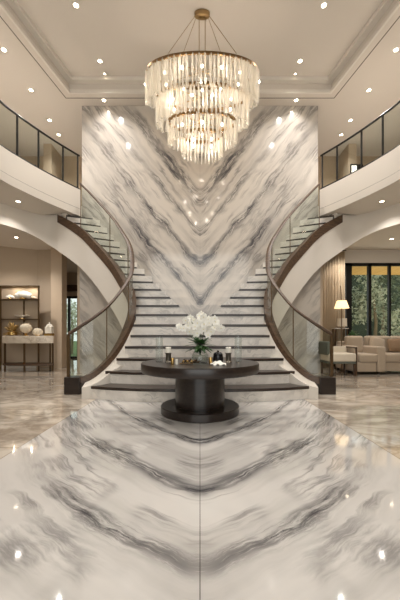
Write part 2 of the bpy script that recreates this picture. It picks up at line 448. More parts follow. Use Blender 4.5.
for s in (-1, 1):
    for k in range(7, 21):
        x, d = LO[k]; xi, di = XIN[k], DIN[k]
        xn, dn = LO.get(k+1, (4.25, 9.06)); din = DIN.get(k+1, 9.33)
        if k >= 13: d = min(d, di-.1)
        nf = [(s*(x+.04), d), (s*(xi-.02), di)]
        back = [(s*(xn+.04), max(dn, d+.1)+.04), (s*(xi-.02), min(din+.05, WD-.005))]
        if k == 20: back = [(s*4.2, WD-.01), (s*xi, WD-.01)]
        link('tread', MB().prism(nf + back[::-1], k*R-.05, k*R), M['dark_wood'], stair)
        rf = [(s*(x+.02), d+.02), (s*(XIN[k-1]-.02), di+.02)]; rb = [(s*(x+.02), d+.07), (s*(XIN[k-1]-.02), di+.07)]
        link('riser', MB().prism(rf + rb[::-1], (k-1)*R, k*R-.05), M['step_marble'], stair)
    # hidden last rises into the gallery
    for k in range(21, 24):
        x0 = 3.98 + (k-20)*.17
        link('tread', MB().box(*sorted((s*x0, s*(x0+.2))), 9.1, 10.1, k*R-.05, k*R), M['dark_wood'], stair)
        link('riser', MB().box(*sorted((s*(x0+.02), s*(x0+.05))), 9.1, 10.1, (k-1)*R, k*R-.05), M['step_marble'], stair)
    # dark stringer band
    secs = []
    for p, nrm in path(.35, 12):
        X, D, zr, zt, zb, bh, sk = p
        w = .09
        o = (X-nrm[0]*w, D-nrm[1]*w); i = (X+nrm[0]*w, D+nrm[1]*w)
        secs.append([(s*o[0],o[1],zt-bh),(s*i[0],i[1],zt-bh),(s*i[0],i[1],zt),(s*o[0],o[1],zt)])
    link('stringer', MB().sections(secs), M['band_wood'], stair, smooth=40)
    # plaster body below the band
    secs = []
    for p, nrm in path(.93, 6):
        X, D, zr, zt, zb, bh, sk = p
        w = .075; t = zt-bh+.005
        o = (X-nrm[0]*w, D-nrm[1]*w); i = (X+nrm[0]*(w+.02), D+nrm[1]*(w+.02)); b = (X+nrm[0]*(w+sk), D+nrm[1]*(w+sk))
        secs.append([(s*o[0],o[1],0),(s*b[0],b[1],0),(s*b[0],b[1],t-.02-.25*min(1,max(0,(t-.5)/.5))),(s*i[0],i[1],t),(s*o[0],o[1],t)])
    link('curb', MB().sections(secs), M['plaster'], stair, smooth=40)
    secs = []
    for p, nrm in path(5.9, 12):
        X, D, zr, zt, zb, bh, sk = p
        w = .075; t = zt-bh+.005
        o = (X-nrm[0]*w, D-nrm[1]*w); i = (X+nrm[0]*w, D+nrm[1]*w); zb = max(zb, 0)
        secs.append([(s*o[0],o[1],zb),(s*i[0],i[1],zb),(s*i[0],i[1],t),(s*o[0],o[1],t)])
    link('spandrel', MB().sections(secs), M['plaster'], stair, smooth=40)
    secs = []
    for p, nrm in path(6.3, 12):
        X, D, zr, zt, zb, bh, sk = p
        zb = max(zb, 0) + .004
        secs.append([(s*X,D,zb),(s*X,WD-.005,zb),(s*X,WD-.005,zb+.08),(s*X,D,zb+.08)])
    link('soffit', MB().sections(secs), M['plaster'], stair, smooth=40)
    link('side_panel', MB().box(*sorted((s*1.66, s*1.72)), 7.3, WD-.005, 0, .9), M['plaster'], stair)

# railings on the stair
for s, lab in ((-1, 'curved glass railing with wooden handrail on the left flight of the staircase'),
               (1, 'curved glass railing with wooden handrail on the right flight of the staircase')):
    rl = thing('stair_railing', lab, 'railing', (s*2.6, 6.2, 0), 'stair railings')
    link('newel_block', MB().box(*sorted((s*2.745, s*2.43)), 6.05, 6.33, 0, .345), M['table_wood'], rl, bevel=.008)
    link('newel_post', MB().box(*sorted((s*2.725, s*2.675)), 6.13, 6.19, .345, 1.21), M['bronze'], rl)
    secs = []
    for p, nrm in path(0, 11):
        X, D, zr = p[:3]; w = .055; h = .042
        pts = []
        for k in range(8):
            a = pi/8 + k*pi/4
            pts.append((s*(X+nrm[0]*w*cos(a)), D+nrm[1]*w*cos(a), zr+h*sin(a)))
        secs.append(pts)
    link('handrail', MB().sections(secs), M['rail_wood'], rl, smooth=50)
    cuts = [.12, 2.05, 3.9, 5.6, 7.3, 9.2, 11]
    for a, b in zip(cuts, cuts[1:]):
        secs = []
        for p, nrm in path(a+.015, b-.015):
            X, D, zr, zt = p[:4]; w = .007
            secs.append([(s*(X-nrm[0]*w),D-nrm[1]*w,zt),(s*(X+nrm[0]*w),D+nrm[1]*w,zt),(s*(X+nrm[0]*w),D+nrm[1]*w,zr-.03),(s*(X-nrm[0]*w),D-nrm[1]*w,zr-.03)])
        link('glass_panel', MB().sections(secs), M['glass'], rl, smooth=40)
    for c in cuts[1:]:
        p = cr(c)
        link('baluster', MB().tube([(s*p[0],p[1],p[3]),(s*p[0],p[1],p[2]-.02)], .012, 8), M['bronze'], rl, smooth=60)

# ------------------------------------------------------------------ gallery slabs, fascia, bulkheads
BAL = [(-5.0,-4.2),(-5.0,2.0),(-4.95,4.0),(-4.85,5.7),(-4.67,7.0),(-4.5,7.55),(-4.29,8.06),(-4.01,8.62),(-3.66,9.22)]
def smooth2(pts, sub=6):
    out = []
    for i in range((len(pts)-1)*sub+1):
        out.append(tuple(cr(i/sub, pts)[:len(pts[0])]))
    return out
BS = smooth2(BAL)
for s, nm in ((-1,'left'),(1,'right')):
    e = [(s*-x, y) for x, y in [(-a, b) for a, b in BS]]
    e = [(x if s < 0 else -x, y) for x, y in BS]
    # fascia
    secs = []
    for i, (x, y) in enumerate(e):
        a = e[max(i-1,0)]; b = e[min(i+1,len(e)-1)]
        dx, dy = b[0]-a[0], b[1]-a[1]; L = sqrt(dx*dx+dy*dy)
        nx, ny = (-dy/L, dx/L) if s < 0 else (dy/L, -dx/L)
        secs.append([(x,y,ZS),(x+nx*.15,y+ny*.15,ZS),(x+nx*.15,y+ny*.15,ZF),(x,y,ZF)])
    struct('wall_gallery_'+nm, MB().sections(secs), M['plaster'], smooth=30)
    def strip(off, z0, z1, w):
        secs = []
        for i, (x, y) in enumerate(e):
            a = e[max(i-1,0)]; b = e[min(i+1,len(e)-1)]
            dx, dy = b[0]-a[0], b[1]-a[1]; L = sqrt(dx*dx+dy*dy)
            nx, ny = (-dy/L, dx/L) if s < 0 else (dy/L, -dx/L)
            secs.append([(x-nx*off,y-ny*off,z0),(x-nx*(off-w),y-ny*(off-w),z0),(x-nx*(off-w),y-ny*(off-w),z1),(x-nx*off,y-ny*off,z1)])
        return MB().sections(secs)
    struct('trim_%d' % (4 if s < 0 else 5), strip(.035, ZS, 5.03, .04), M['plaster'], smooth=30)
    struct('trim_%d' % (6 if s < 0 else 7), strip(.012, 5.03, 5.05, .02), M['gap_shade'], smooth=30)  # groove shade drawn as a dark strip on the fascia
    # slab with the stairwell notch behind the fascia
    inner = [(x-.14 if s < 0 else x+.14, y) for x, y in e if y < 9.04]
    sg = s
    poly = inner + [(sg*4.72, 9.1), (sg*4.72, 10.35), (sg*3.7, 10.35), (sg*3.7, 15), (sg*10, 15), (sg*10, -4.2)]
    struct('floor_gallery_'+nm, MB().prism(poly, ZS+.02, ZF-.01), M['plaster'])
    # curved bulkhead below
    bk = smooth2([(-6.9,-4.2,4.27),(-6.7,3,4.27),(-6.2,6.4,4.27),(-5.85,7.5,4.27),(-5.5,8.25,4.26),(-5.2,8.72,4.24),(-4.9,9.06,4.12),(-4.6,9.17,3.93),(-4.22,9.10,3.69)])
    secs = []
    for i, (x, y, z) in enumerate(bk):
        secs.append([(-s*x if s > 0 else x, y, z), (-s*x if s > 0 else x, y+.22, z), (-s*x if s > 0 else x, y+.22, ZS+.03), (-s*x if s > 0 else x, y, ZS+.03)])
    secs = [[(abs(q[0])*s, q[1], q[2]) for q in c] for c in secs]
    struct('wall_bulkhead_'+nm, MB().sections(secs), M['plaster'], smooth=30)
    poly = [(s*abs(x), y+.1) for x, y, z in bk] + [(s*4.22, 15.2), (s*10, 15.2), (s*10, -4.2)]
    poly = [(s*abs(x), y+.1) for x, y, z in bk if y < 9.12 and abs(x) > 4.5] + [(s*4.4, 9.4), (s*3.9, 9.66), (s*3.9, 15.2), (s*10, 15.2), (s*10, -4.2)]
    struct('ceiling_lower_'+nm, MB().prism(poly, ZL, ZL+.1), M['ceiling_plaster'])
    struct('wall_outer_'+nm, MB().box(*sorted((s*10, s*10.2)), -4.3, 15.3, 0, ZC) if s < 0 else MB().box(10, 10.2, -4.3, 11.2, 0, ZC).box(10, 10.2, 11.2, 15.3, ZL, ZC), M['beige_wall'])
    struct('wall_upper_'+nm, MB().box(*sorted((s*3.4, s*10)), 12.0, 12.2, ZF, ZC), M['upper_wall'])
    # gallery return screen and lit niche in upper wall
    struct('wall_return_'+nm, MB().box(*sorted((s*5.55, s*5.85)), 11.2, 12.0, ZF, ZC), M['beige_wall'])

    # gallery railing
    lab = 'curved gallery glass railing with dark rail, upper %s side' % nm
    gr = thing('gallery_railing', lab, 'railing', (s*4.6, 7, ZF), 'gallery railings')
    up = [(x + (-.05 if s < 0 else .05), y) for x, y in e if y > 1.5]
    z0 = ZF-.005
    link('top_rail', MB().tube([(x,y,z0+1.06) for x,y in up], .028, 8), M['black_metal'], gr, smooth=60)
    link('bottom_rail', MB().tube([(x,y,z0+.03) for x,y in up], .032, 6), M['black_metal'], gr, smooth=60)
    # parameter positions of posts by depth
    posts = [2.0, 3.6, 5.1, 6.35, 7.50, 8.06, 8.74, 9.17]
    def atD(y):
        for a, b in zip(up, up[1:]):
            if a[1] <= y <= b[1]:
                u = (y-a[1])/(b[1]-a[1]); return (a[0]+(b[0]-a[0])*u, y)
        return up[-1]
    for yy in posts:
        q = atD(yy)
        link('post', MB().box(q[0]-.018, q[0]+.018, q[1]-.018, q[1]+.018, z0, z0+1.05), M['black_metal'], gr)
    for a, b in zip(posts, posts[1:]):
        secs = []
        for i in range(7):
            q = atD(a+.03 + (b-a-.06)*i/6); w = .006
            secs.append([(q[0]-w,q[1],z0+.05),(q[0]+w,q[1],z0+.05),(q[0]+w,q[1],z0+1.03),(q[0]-w,q[1],z0+1.03)])
        link('glass_panel', MB().sections(secs), M['glass'], gr, smooth=40)

# upper walls: behind the main wall and entry wall behind the camera
struct('wall_upper_back', MB().box(-3.4, 3.4, 12.0, 12.2, ZF, ZC), M['upper_wall'])
m = MB(); m.box(-10, -3.6, -4.3, -4.1, 0, ZC); m.box(3.6, 10, -4.3, -4.1, 0, ZC); m.box(-3.6, 3.6, -4.3, -4.1, 7.2, ZC)
struct('wall_front', m, M['beige_wall'])
m = MB()
for x in (-3.6,-1.2,1.2,3.55): m.box(x-.05, x+.05, -4.25, -4.15, 0, 7.2)
for z in (0, 3.2, 7.1): m.box(-3.6, 3.6, -4.25, -4.15, z, z+.1)
struct('window_1', m, M['black_metal'])

# ------------------------------------------------------------------ left side room
def wallseg(m, a, b, z0, z1, t=.12):
    dx, dy = b[0]-a[0], b[1]-a[1]; L = sqrt(dx*dx+dy*dy); nx, ny = -dy/L*t, dx/L*t
    return m.prism([a, b, (b[0]+nx, b[1]+ny), (a[0]+nx, a[1]+ny)], z0, z1)
m = MB(); wallseg(m, (-9.95, 9.1), (-5.98, 11.0), 0, ZL); struct('wall_left', m, M['beige_wall'])
m = MB(); wallseg(m, (-5.98, 11.0), (-5.25, 10.93), 0, ZL); struct('wall_left_return', m, M['beige_wall'])
m = MB(); m.box(-5.32, -4.93, 10.7, 11.1, 0, ZL); struct('wall_pilaster', m, M['column_stone'])
# corridor end with door
m = MB(); m.box(-9.9, -6.95, 15, 15.2, 0, ZL); m.box(-6.03, -3.9, 15, 15.2, 0, ZL); m.box(-6.95, -6.03, 15, 15.2, 3.1, ZL)
struct('wall_corridor', m, M['beige_wall'])
struct('trim_8', MB().box(-7.6, -5.6, 14.85, 15, 3.34, 3.65), M['band_wood'])
m = MB()
for x in (-6.97, -6.6, -6.14): m.box(x, x+.11, 14.97, 15.07, 0, 3.1)
m.box(-6.97, -6.03, 14.97, 15.07, 3.0, 3.1); m.box(-6.97, -6.03, 14.97, 15.07, 0, .1)
d1 = struct('door_1', m, M['black_metal'])
link('pane', MB().box(-6.9, -6.1, 15.01, 15.03, .1, 3.0), M['pane'], d1)
struct('wall_corridor_side', MB().box(-3.95, -3.85, 9.66, 15, 0, ZL), M['beige_wall'])
struct('wall_living_side', MB().box(3.85, 3.95, 9.66, 11, 0, ZL), M['beige_wall'])
struct('baseboard_left', wallseg(MB(), (-9.9, 9.08), (-5.99, 10.96), 0, .12, .05), M['trim_white'])

# ------------------------------------------------------------------ right side: living room window wall
m = MB(); m.box(3.95, 10, 11, 11.2, 3.83, ZL); m.box(3.95, 5.32, 11, 11.2, 0, 3.83)
struct('wall_right', m, M['plaster'])
m = MB()
for x, wx in ((5.38,.2), (6.19,.11), (6.95,.07), (7.8,.1), (8.9,.07), (9.93,.07)): m.box(x, x+wx, 11.02, 11.14, 0, 3.83)
m.box(5.32, 10, 11.02, 11.14, 3.73, 3.83); m.box(5.32, 10, 11.02, 11.14, 0, .08)
w2 = struct('window_2', m, M['black_metal'])
link('pane', MB().box(5.4, 9.95, 11.07, 11.085, .08, 3.75), M['pane'], w2)
# eave outside
struct('ceiling_eave', MB().box(4.2, 14, 11.22, 13.4, 3.86, 3.95), M['eave_wood'])
struct('floor_garden', MB().box(-30, 40, 16.01, 60, -.35, -.2).box(10.3, 40, 9, 16.01, -.35, -.2), M['grass'])
struct('floor_terrace', MB().box(4, 14, 11.2, 14.5, -.01, .005), M['step_marble'])

# curtain
def curtain(name, x0, x1, y, z0, z1, lab):
    v = []; f = []; n = 120
    for i in range(n+1):
        x = x0 + (x1-x0)*i/n
        d = .07*sin(i*2*pi/10) + .02*sin(i*1.3)
        for z, k in ((z0,1.15),(z0+1.5,1),(z1,.7)): v.append((x, y+d*k, z))
    for i in range(n):
        for k in range(2): f.append((i*3+k, (i+1)*3+k, (i+1)*3+k+1, i*3+k+1))
    mb = MB(); mb.add(v, f)
    t = thing(name, lab, 'curtain', ((x0+x1)/2, y, 0))
    o = link('drape', mb, M['curtain'], t, smooth=80)
    so = o.modifiers.new('s', 'SOLIDIFY'); so.thickness = .006
    link('curtain_rail', MB().tube([(x0-.05,y,z1+.02),(x1+.05,y,z1+.02)], .02, 8), M['black_metal'], t, smooth=60)
    return t
curtain('curtain', 3.98, 5.2, 10.78, .02, 4.2, 'long beige pleated curtain hanging beside the garden windows')

# ------------------------------------------------------------------ downlights
LENS = MB().lathe([(0,-.004),(.052,-.004),(.052,.0)], seg=20)
TRIM = MB().lathe([(.05,-.002),(.052,-.012),(.078,-.010),(.085,.0)], seg=24)
first = [None]
def downlight(x, y, z, label, energy=330, size=1.0, group='recessed ceiling downlights', angle=125):
    if first[0] is None:
        t = thing('recessed_downlight', label, 'ceiling light', (x,y,z), group)
        link('trim_ring', TRIM, M['trim_white'], t, smooth=40, local=True)
        link('lens', LENS, M['lens'], t, local=True)
        first[0] = t
    else:
        t = first[0].copy(); COL.objects.link(t); t.location = (x,y,z); t['label'] = label; t['group'] = group
        for ch in list(first[0].children):
            if ch.type != 'MESH': continue
            c = ch.copy(); COL.objects.link(c); c.parent = t
    t.scale = (size,)*3
    if energy:
        l = bpy.data.lights.new('lamp', 'SPOT'); l.energy = energy; l.spot_size = radians(angle); l.spot_blend = .9
        l.shadow_soft_size = .045; l.color = (1,.952,.905)
        lo = bpy.data.objects.new('lamp', l); COL.objects.link(lo); lo.parent = t; lo.location = (0,0,-.05/size)
    return t
for s, nm in ((-1,'left'),(1,'right')):
    downlight(s*2.83, 6.85, ZT, 'downlight in the raised ceiling tray, front %s, near the top edge of the picture' % nm)
    downlight(s*2.75, 8.25, ZT, 'downlight in the raised ceiling tray, back %s, level with the chandelier top' % nm)
    downlight(s*2.75, 8.66, ZT-.0, 'tiny downlight at the back rim of the ceiling tray, %s side' % nm, 0, .5)
    downlight(s*2.92, 9.12, ZC, 'downlight close above the %s top corner of the marble wall' % nm, 22)
    downlight(s*4.9, 7.5, ZC, '%s downlight outside the ceiling tray nearest the picture edge' % nm)
    downlight(s*4.92, 8.74, ZC, '%s downlight outside the tray, second from the picture edge' % nm)
    downlight(s*5.0, 9.97, ZC, '%s downlight above the gallery railing, third from the picture edge' % nm, 120)
    downlight(s*5.04, 10.7, ZC, '%s downlight above the gallery railing, nearest the marble wall' % nm, 120)
    downlight(s*4.96, 8.18, ZS+.02, 'downlight in the soffit under the %s gallery' % nm, 70)
    for k, yy in enumerate((1.0, 3.6)):
        downlight(s*2.8, yy, ZT, 'x', 110+k*140)
        downlight(s*4.98, 5.5-k*3, ZC, 'x', 240-k*60)
downlight(-5.85, 9.55, ZL, 'downlight in the lower ceiling above the console table', 260)
downlight(-5.1, 13.2, ZL, 'downlight in the corridor ceiling behind the left pilaster', 160)
downlight(6.2, 9.7, ZL, 'downlight in the living room ceiling above the sofa', 80)
downlight(5.0, 10.2, ZL, 'downlight in the living room ceiling near the curtain, behind the stair curve', 90)
downlight(7.9, 9.4, ZL, 'x', 90)
k = 0
for o in bpy.data.objects:
    if o.get('label') == 'x':
        o['label'] = 'ceiling downlight outside the picture frame'; o['group'] = 'ceiling lights out of view'

# ------------------------------------------------------------------ chandelier
CX, CD = .05, 7.0
ch = thing('chandelier', 'large tiered crystal chandelier with brass rings hanging in front of the marble wall', 'chandelier', (CX, CD, ZT))
link('canopy', MB().lathe([(0,-.16),(.05,-.16),(.06,-.12),(.17,-.11),(.18,-.10),(.18,-.01),(.17,0)], CX, CD, ZT, 32, 1, .45), M['brass'], ch, smooth=35)
TI = [(1.28,.47,7.34,.74,44,60), (1.05,.40,6.74,.66,32,50), (.78,.33,6.16,.52,16,40), (.47,.22,5.84,.50,8,26)]
for a, b in ((-.07,0),(.07,0)):
    link('suspension_rod', MB().tube([(CX+a,CD+b,ZT-.11),(CX+a,CD+b,5.9)], .010, 6), M['brass'], ch, smooth=60)
for a in (-1, 1):
    for b in (-1, 1):
        link('cable', MB().tube([(CX+.15*a,CD+.04*b,ZT-.11),(CX+.75*a,CD+.41*b,7.38)], .006, 5), M['brass'], ch, smooth=60)
def rod_mesh(L):
    return MB().lathe([(0,-L),(.012,-L+.02),(.018,-L+.05),(.018,-.03),(.010,0),(0,0)], seg=6)
for rx, ry, z, L, nr, ns in TI:
    seg = 96
    pts_o = [(CX+rx*cos(2*pi*i/seg), CD+ry*sin(2*pi*i/seg)) for i in range(seg)]
    m = MB(); secs = []
    v = []; f = []
    for i in range(seg):
        a = 2*pi*i/seg; c, q = cos(a), sin(a)
        for dr, dz in ((-.02,-.03),(.02,-.03),(.02,.03),(-.02,.03)): v.append((CX+(rx+dr)*c, CD+(ry+dr)*q, z+dz))
    for i in range(seg):
        j = (i+1) % seg
        for k in range(4): f.append((i*4+k, j*4+k, j*4+(k+1)%4, i*4+(k+1)%4))
    m.add(v, f)
    ring = link('ring', m, M['ring_brass'], ch, smooth=30)
    # spokes holding the ring
    m = MB()
    for k in range(4):
        a = pi/4 + k*pi/2
        m.tube([(CX, CD, z), (CX+rx*cos(a), CD+ry*sin(a), z)], .008, 5)
    link('spokes', m, M['brass'], ring, smooth=60)
    lens = [L*random.uniform(.93,1.07) for _ in range(4)]
    pool = []
    for q in lens:
        me = rod_mesh(q)
        pool.append(me)
    base = {}
    def arcs(n, rx, ry, ph=0):
        N = 720; P2 = [(rx*cos(2*pi*i/N+ph), ry*sin(2*pi*i/N+ph)) for i in range(N+1)]
        cum = [0]
        for i in range(N): cum.append(cum[-1] + sqrt((P2[i+1][0]-P2[i][0])**2 + (P2[i+1][1]-P2[i][1])**2))
        out = []; j = 0
        for k in range(n):
            t = cum[-1]*(k+.5)/n
            while cum[j+1] < t: j += 1
            out.append(P2[j])
        return out
    for i, (x, y) in enumerate(arcs(nr, rx+.035, ry+.035)):
        k = i % 4
        if k not in base:
            o = link('crystal_rod', pool[k], M['crystal'], ring, smooth=50, local=True); base[k] = o
        else:
            o = base[k].copy(); COL.objects.link(o); o.parent = ring
        o.location = (x, y, z-.02-OFF[ring][2])
    m = MB()
    for i, (x, y) in enumerate(arcs(ns, rx+.0, ry+.0, .05)):
        pr = pool[random.randrange(4)]
        dz = random.uniform(-.03,.02)
        m.add([(p[0]+CX+x*random.choice((1,.955,1.03)), p[1]+CD+y, p[2]+z-.02+dz) for p in pr.v], pr.f)
    o = link('crystal_fringe', m, M['crystal'], ring, smooth=50); o['kind'] = 'stuff'
    nb = max(4, int(rx*8))
    for i, (x, y) in enumerate(arcs(nb, rx*.78, ry*.7)):
        o = link('bulb', MB().ball((CX+x, CD+y, z-.16), .035, 10, 8), M['bulb'], ring, smooth=80)
        if i % 2 == 0:
            l = bpy.data.lights.new('glow', 'POINT'); l.energy = 5.5; l.color = (1,.88,.76); l.shadow_soft_size = .06
            lo = bpy.data.objects.new('glow', l); COL.objects.link(lo); lo.parent = ch
            lo.location = (x*.98, y, z-.30-ZT)

# ------------------------------------------------------------------ round table and what stands on it
TX, TD, TZ = 0, 4.7, .78
tb = thing('pedestal_table', 'round dark brown pedestal table standing in front of the staircase', 'table', (TX, TD, 0))
link('tabletop', MB().lathe([(0,.64),(.86,.64),(.9,.645),(.91,.66),(.91,.765),(.9,.78),(0,.78)], TX, TD, 0, 96), M['table_wood'], tb, smooth=35)
link('pedestal', MB().lathe([(0,.12),(.385,.12),(.385,.64),(0,.64)], TX, TD, 0, 72), M['table_wood'], tb, smooth=35)
link('base', MB().lathe([(0,0),(.60,0),(.61,.012),(.61,.11),(.6,.12),(0,.12)], TX, TD, 0, 80), M['table_wood'], tb, smooth=35)

# vase with orchids
vs = thing('glass_vase', 'clear glass vase with water on the middle of the round table', 'vase', (0, TD-.12, TZ))
vx, vy = 0, TD-.12
link('body', MB().lathe([(0,.0),(.10,.0),(.115,.02),(.12,.06),(.10,.13),(.07,.2),(.055,.26),(.07,.31),(.065,.31),(.05,.26),(.064,.2),(.094,.13),(.112,.06),(.1,.025),(0,.02)], vx, vy, TZ, 32, 1.2, 1.2), M['clear'], vs, smooth=60)
link('water', MB().lathe([(0,.022),(.098,.026),(.11,.06),(.092,.13),(0,.131)], vx, vy, TZ, 28, 1.2, 1.2), M['water'], vs, smooth=60)
orc = thing('orchid_bouquet', 'bouquet of white orchids with dark green leaves in the glass vase', 'flowers', (vx, vy, TZ+.05))
m = MB()
for i in range(38):
    a = random.uniform(0, 2*pi); L = random.uniform(.18,.30); e = random.uniform(-.35,1.0)
    d = (cos(a)*cos(e), sin(a)*cos(e), sin(e)); w = .038
    p0 = (vx, vy, TZ+.27); side = (-sin(a), cos(a), 0)
    v = []
    for k in range(5):
        u = k/4; ww = w*sin(pi*min(.98,u*.9+.1)); dr = -.25*u*u*L
        c = [p0[j]+d[j]*L*u for j in range(3)]; c[2] += dr
        v += [tuple(c[j]-side[j]*ww for j in range(3)), tuple(c[j]+side[j]*ww for j in range(3))]
    m.add(v, [(2*k,2*k+1,2*k+3,2*k+2) for k in range(4)])
lf = link('leaves', m, M['orchid_leaf'], orc, smooth=80); lf.modifiers.new('s','SOLIDIFY').thickness = .004
def bloom(c, yaw, pitch, r):
    mb = MB(); 
    f = (sin(yaw)*cos(pitch), -cos(yaw)*cos(pitch), sin(pitch))
    up = (0,0,1); a = (f[1]*up[2]-f[2]*up[1], f[2]*up[0]-f[0]*up[2], f[0]*up[1]-f[1]*up[0])
    L = sqrt(sum(q*q for q in a)); a = [q/L for q in a]
    b = [a[1]*f[2]-a[2]*f[1], a[2]*f[0]-a[0]*f[2], a[0]*f[1]-a[1]*f[0]]
    for k in range(5):
        an = pi/2 + k*2*pi/5; wd = .34 if k in (0,2,3) else .5
        v = [(0,0,0)]
        N = 8
        for j in range(N):
            t = 2*pi*j/N
            u = .52*r + .48*r*cos(t); w = wd*r*sin(t)
            v.append((u, w, .12*r*(u/r)**2 + .0))
        v[0] = (.5*r, 0, .10*r)
        vv = []
        for u, w, h in v:
            x = u*cos(an)-w*sin(an); y = u*sin(an)+w*cos(an)
            vv.append(tuple(c[j]+x*a[j]+y*b[j]+(h+ (.004 if k in (1,4) else 0))*f[j] for j in range(3)))
        mb.add(vv, [(0,1+j,1+(j+1)%N) for j in range(N)])
    hb = MB().ball(tuple(c[j]+f[j]*.012 for j in range(3)), .13*r, 8, 6)
    return mb, hb
sprays = [(-1,.0,.30,.24),(1,.02,.31,.22),(-.55,.05,.34,.36),(.6,.0,.34,.33),(.15,-.05,.22,.42),(-.25,-.08,.25,.28),(.35,-.09,.26,.30),(-.8,-.05,.26,.34),(.85,-.05,.25,.36)]
for dx, dy, sx, hz in sprays:
    pts = []
    for k in range(9):
        u = k/8
        pts.append((vx+dx*sx*1.05*u**1.2, vy+dy*u, TZ+.1+ .2*min(1,u*2.5) + (hz+.0)*sin(u*pi*.62)))
    st = link('stem', MB().tube(pts, .004, 5), M['orchid_leaf'], orc, smooth=80)
    for k in range(6):
        p = pts[8-k if k < 5 else 3]
        c = (p[0]+random.uniform(-.035,.035), p[1]+random.uniform(-.06,.03), p[2]+random.uniform(-.03,.035))
        if c[2] < TZ+.30: continue
        mb, hb = bloom(c, random.uniform(-.6,.6), random.uniform(-.35,.35), random.uniform(.052,.066))
        bl = link('bloom', mb, M['petal'], st, smooth=80)
        link('heart', hb, M['petal_heart'], st, smooth=80)

def candle(x, y, lab):
    t = thing('pillar_candle', lab, 'candle', (x,y,TZ), 'pillar candles on the round table')
    link('holder', MB().lathe([(0,0),(.055,0),(.055,.01),(.042,.02),(.042,.13),(.048,.14),(.055,.15),(0,.15)], x, y, TZ, 24), M['pewter'], t, smooth=35)
    link('wax', MB().lathe([(0,.15),(.042,.15),(.042,.232),(.036,.238),(0,.232)], x, y, TZ, 24), M['wax'], t, smooth=35)
    link('wick', MB().tube([(x,y,TZ+.23),(x+.003,y,TZ+.25)], .002, 5), M['black_metal'], t)
candle(-.49, TD-.05, 'white pillar candle on a metal holder, left of the flower vase')
candle(.44, TD-.05, 'white pillar candle on a metal holder, right of the flower vase')
def hurricane(x, y, lab):
    t = thing('glass_cylinder', lab, 'glass', (x,y,TZ), 'tall glass cylinders on the round table')
    link('cylinder', MB().lathe([(0,0),(.055,0),(.058,.01),(.058,.40),(.053,.40),(.053,.012),(0,.012)], x, y, TZ, 28), M['clear'], t, smooth=35)
hurricane(-.64, TD+.02, 'tall empty glass cylinder at the left end of the round table')
hurricane(.60, TD+.02, 'tall empty glass cylinder at the right end of the round table')
for x, y, h, r, lab, mt in ((-.40,TD-.35,.095,.022,'small gold votive, outermost of the gold ones','gold'), (-.335,TD-.38,.08,.02,'small cream votive beside the outermost gold votive','wax'), (.155,TD-.3,.10,.026,'small gold votive right of the flower vase','gold')):
    o = link('votive', MB().lathe([(0,0),(r*.9,0),(r,.01),(r,h-.01),(r*.9,h),(0,h)], x, y, TZ, 20), M[mt], smooth=35); tag(o, lab + ' on the round table', 'votive', 'small votives on the round table')
# dark branch ornament
t = thing('branch_ornament', 'dark twisted branch ornament lying left of the flower vase', 'ornament', (-.2, TD-.33, TZ))
m = MB()
for k in range(6):
    a = k*1.1; x0 = -.26+k*.03
    m.tube([(x0,TD-.33+.02*sin(a),TZ+.02),(x0+.03,TD-.33,TZ+.05+.02*cos(a)),(x0+.07,TD-.32+.02*cos(a),TZ+.03),(x0+.1,TD-.34,TZ+.06+.02*sin(a*2))], .011, 6)
m.tube([(-.30,TD-.33,TZ+.013),(-.1,TD-.33,TZ+.013)], .012, 6)
link('branch', m, M['bronze'], t, smooth=60)
for k in range(3): link('gold_bud', MB().ball((-.24+k*.06, TD-.36, TZ+.045), .016, 10, 8), M['gold'], t, smooth=80)
t = thing('lidded_jar', 'glossy black lidded jar on the right half of the round table', 'jar', (.27, TD-.2, TZ))
link('body', MB().lathe([(0,0),(.05,0),(.07,.02),(.078,.06),(.075,.12),(.06,.125),(0,.125)], .27, TD-.2, TZ, 28), M['black_gloss'], t, smooth=40)
link('lid', MB().lathe([(0,.125),(.072,.126),(.07,.14),(.05,.165),(.015,.175),(.018,.19),(0,.195)], .27, TD-.2, TZ, 28), M['black_gloss'], t, smooth=40)
m = MB()
v = []; f = []
for i in range(13):
    for j in range(9):
        u = i/12-.5; w = j/8-.5; r = sqrt(u*u+w*w)
        v.append((.26+u*.22, TD-.40+w*.17, TZ+.012+max(0,.055*(1-r*2.2))+.014*sin(i*1.4+j*.8)))
for i in range(12):
    for j in range(8): f.append((i*9+j,(i+1)*9+j,(i+1)*9+j+1,i*9+j+1))
m.add(v, f)
o = link('napkin', m, M['petal'], smooth=80); o.modifiers.new('s','SOLIDIFY').thickness = .008
tag(o, 'crumpled white napkin in front of the black jar on the round table', 'napkin')

# ------------------------------------------------------------------ console table and display shelf (left)
ct = thing('console_table', 'pale stone console table with bowed front, bronze legs and slatted lower shelf', 'console table', (-5.6, 9.8, 0))
yb = 10.14
front = [(-6.42, 9.72), (-6.2, 9.6), (-5.9, 9.54), (-5.55, 9.52), (-5.2, 9.56), (-4.9, 9.66), (-4.76, 9.75)]
link('countertop', MB().prism(front + [(-4.98, yb), (-6.6, yb)], .92, 1.16), M['stone_top'], ct, bevel=.015)
for x, y in ((-6.36, 9.78), (-4.82, 9.82), (-5.62, 9.6), (-6.55, yb-.06), (-5.03, yb-.06)):
    link('leg', MB().box(x-.022, x+.022, y-.022, y+.022, 0, .92), M['bronze'], ct)
link('lower_shelf', MB().prism([(a, b+.03) for a, b in front] + [(-5.0, yb-.02), (-6.55, yb-.02)], .2, .26), M['rail_wood'], ct, bevel=.005)
sf = thing('display_shelf', 'tall bronze framed display shelf standing behind the stone console table', 'shelf', (-6.1, 10.3, 0))
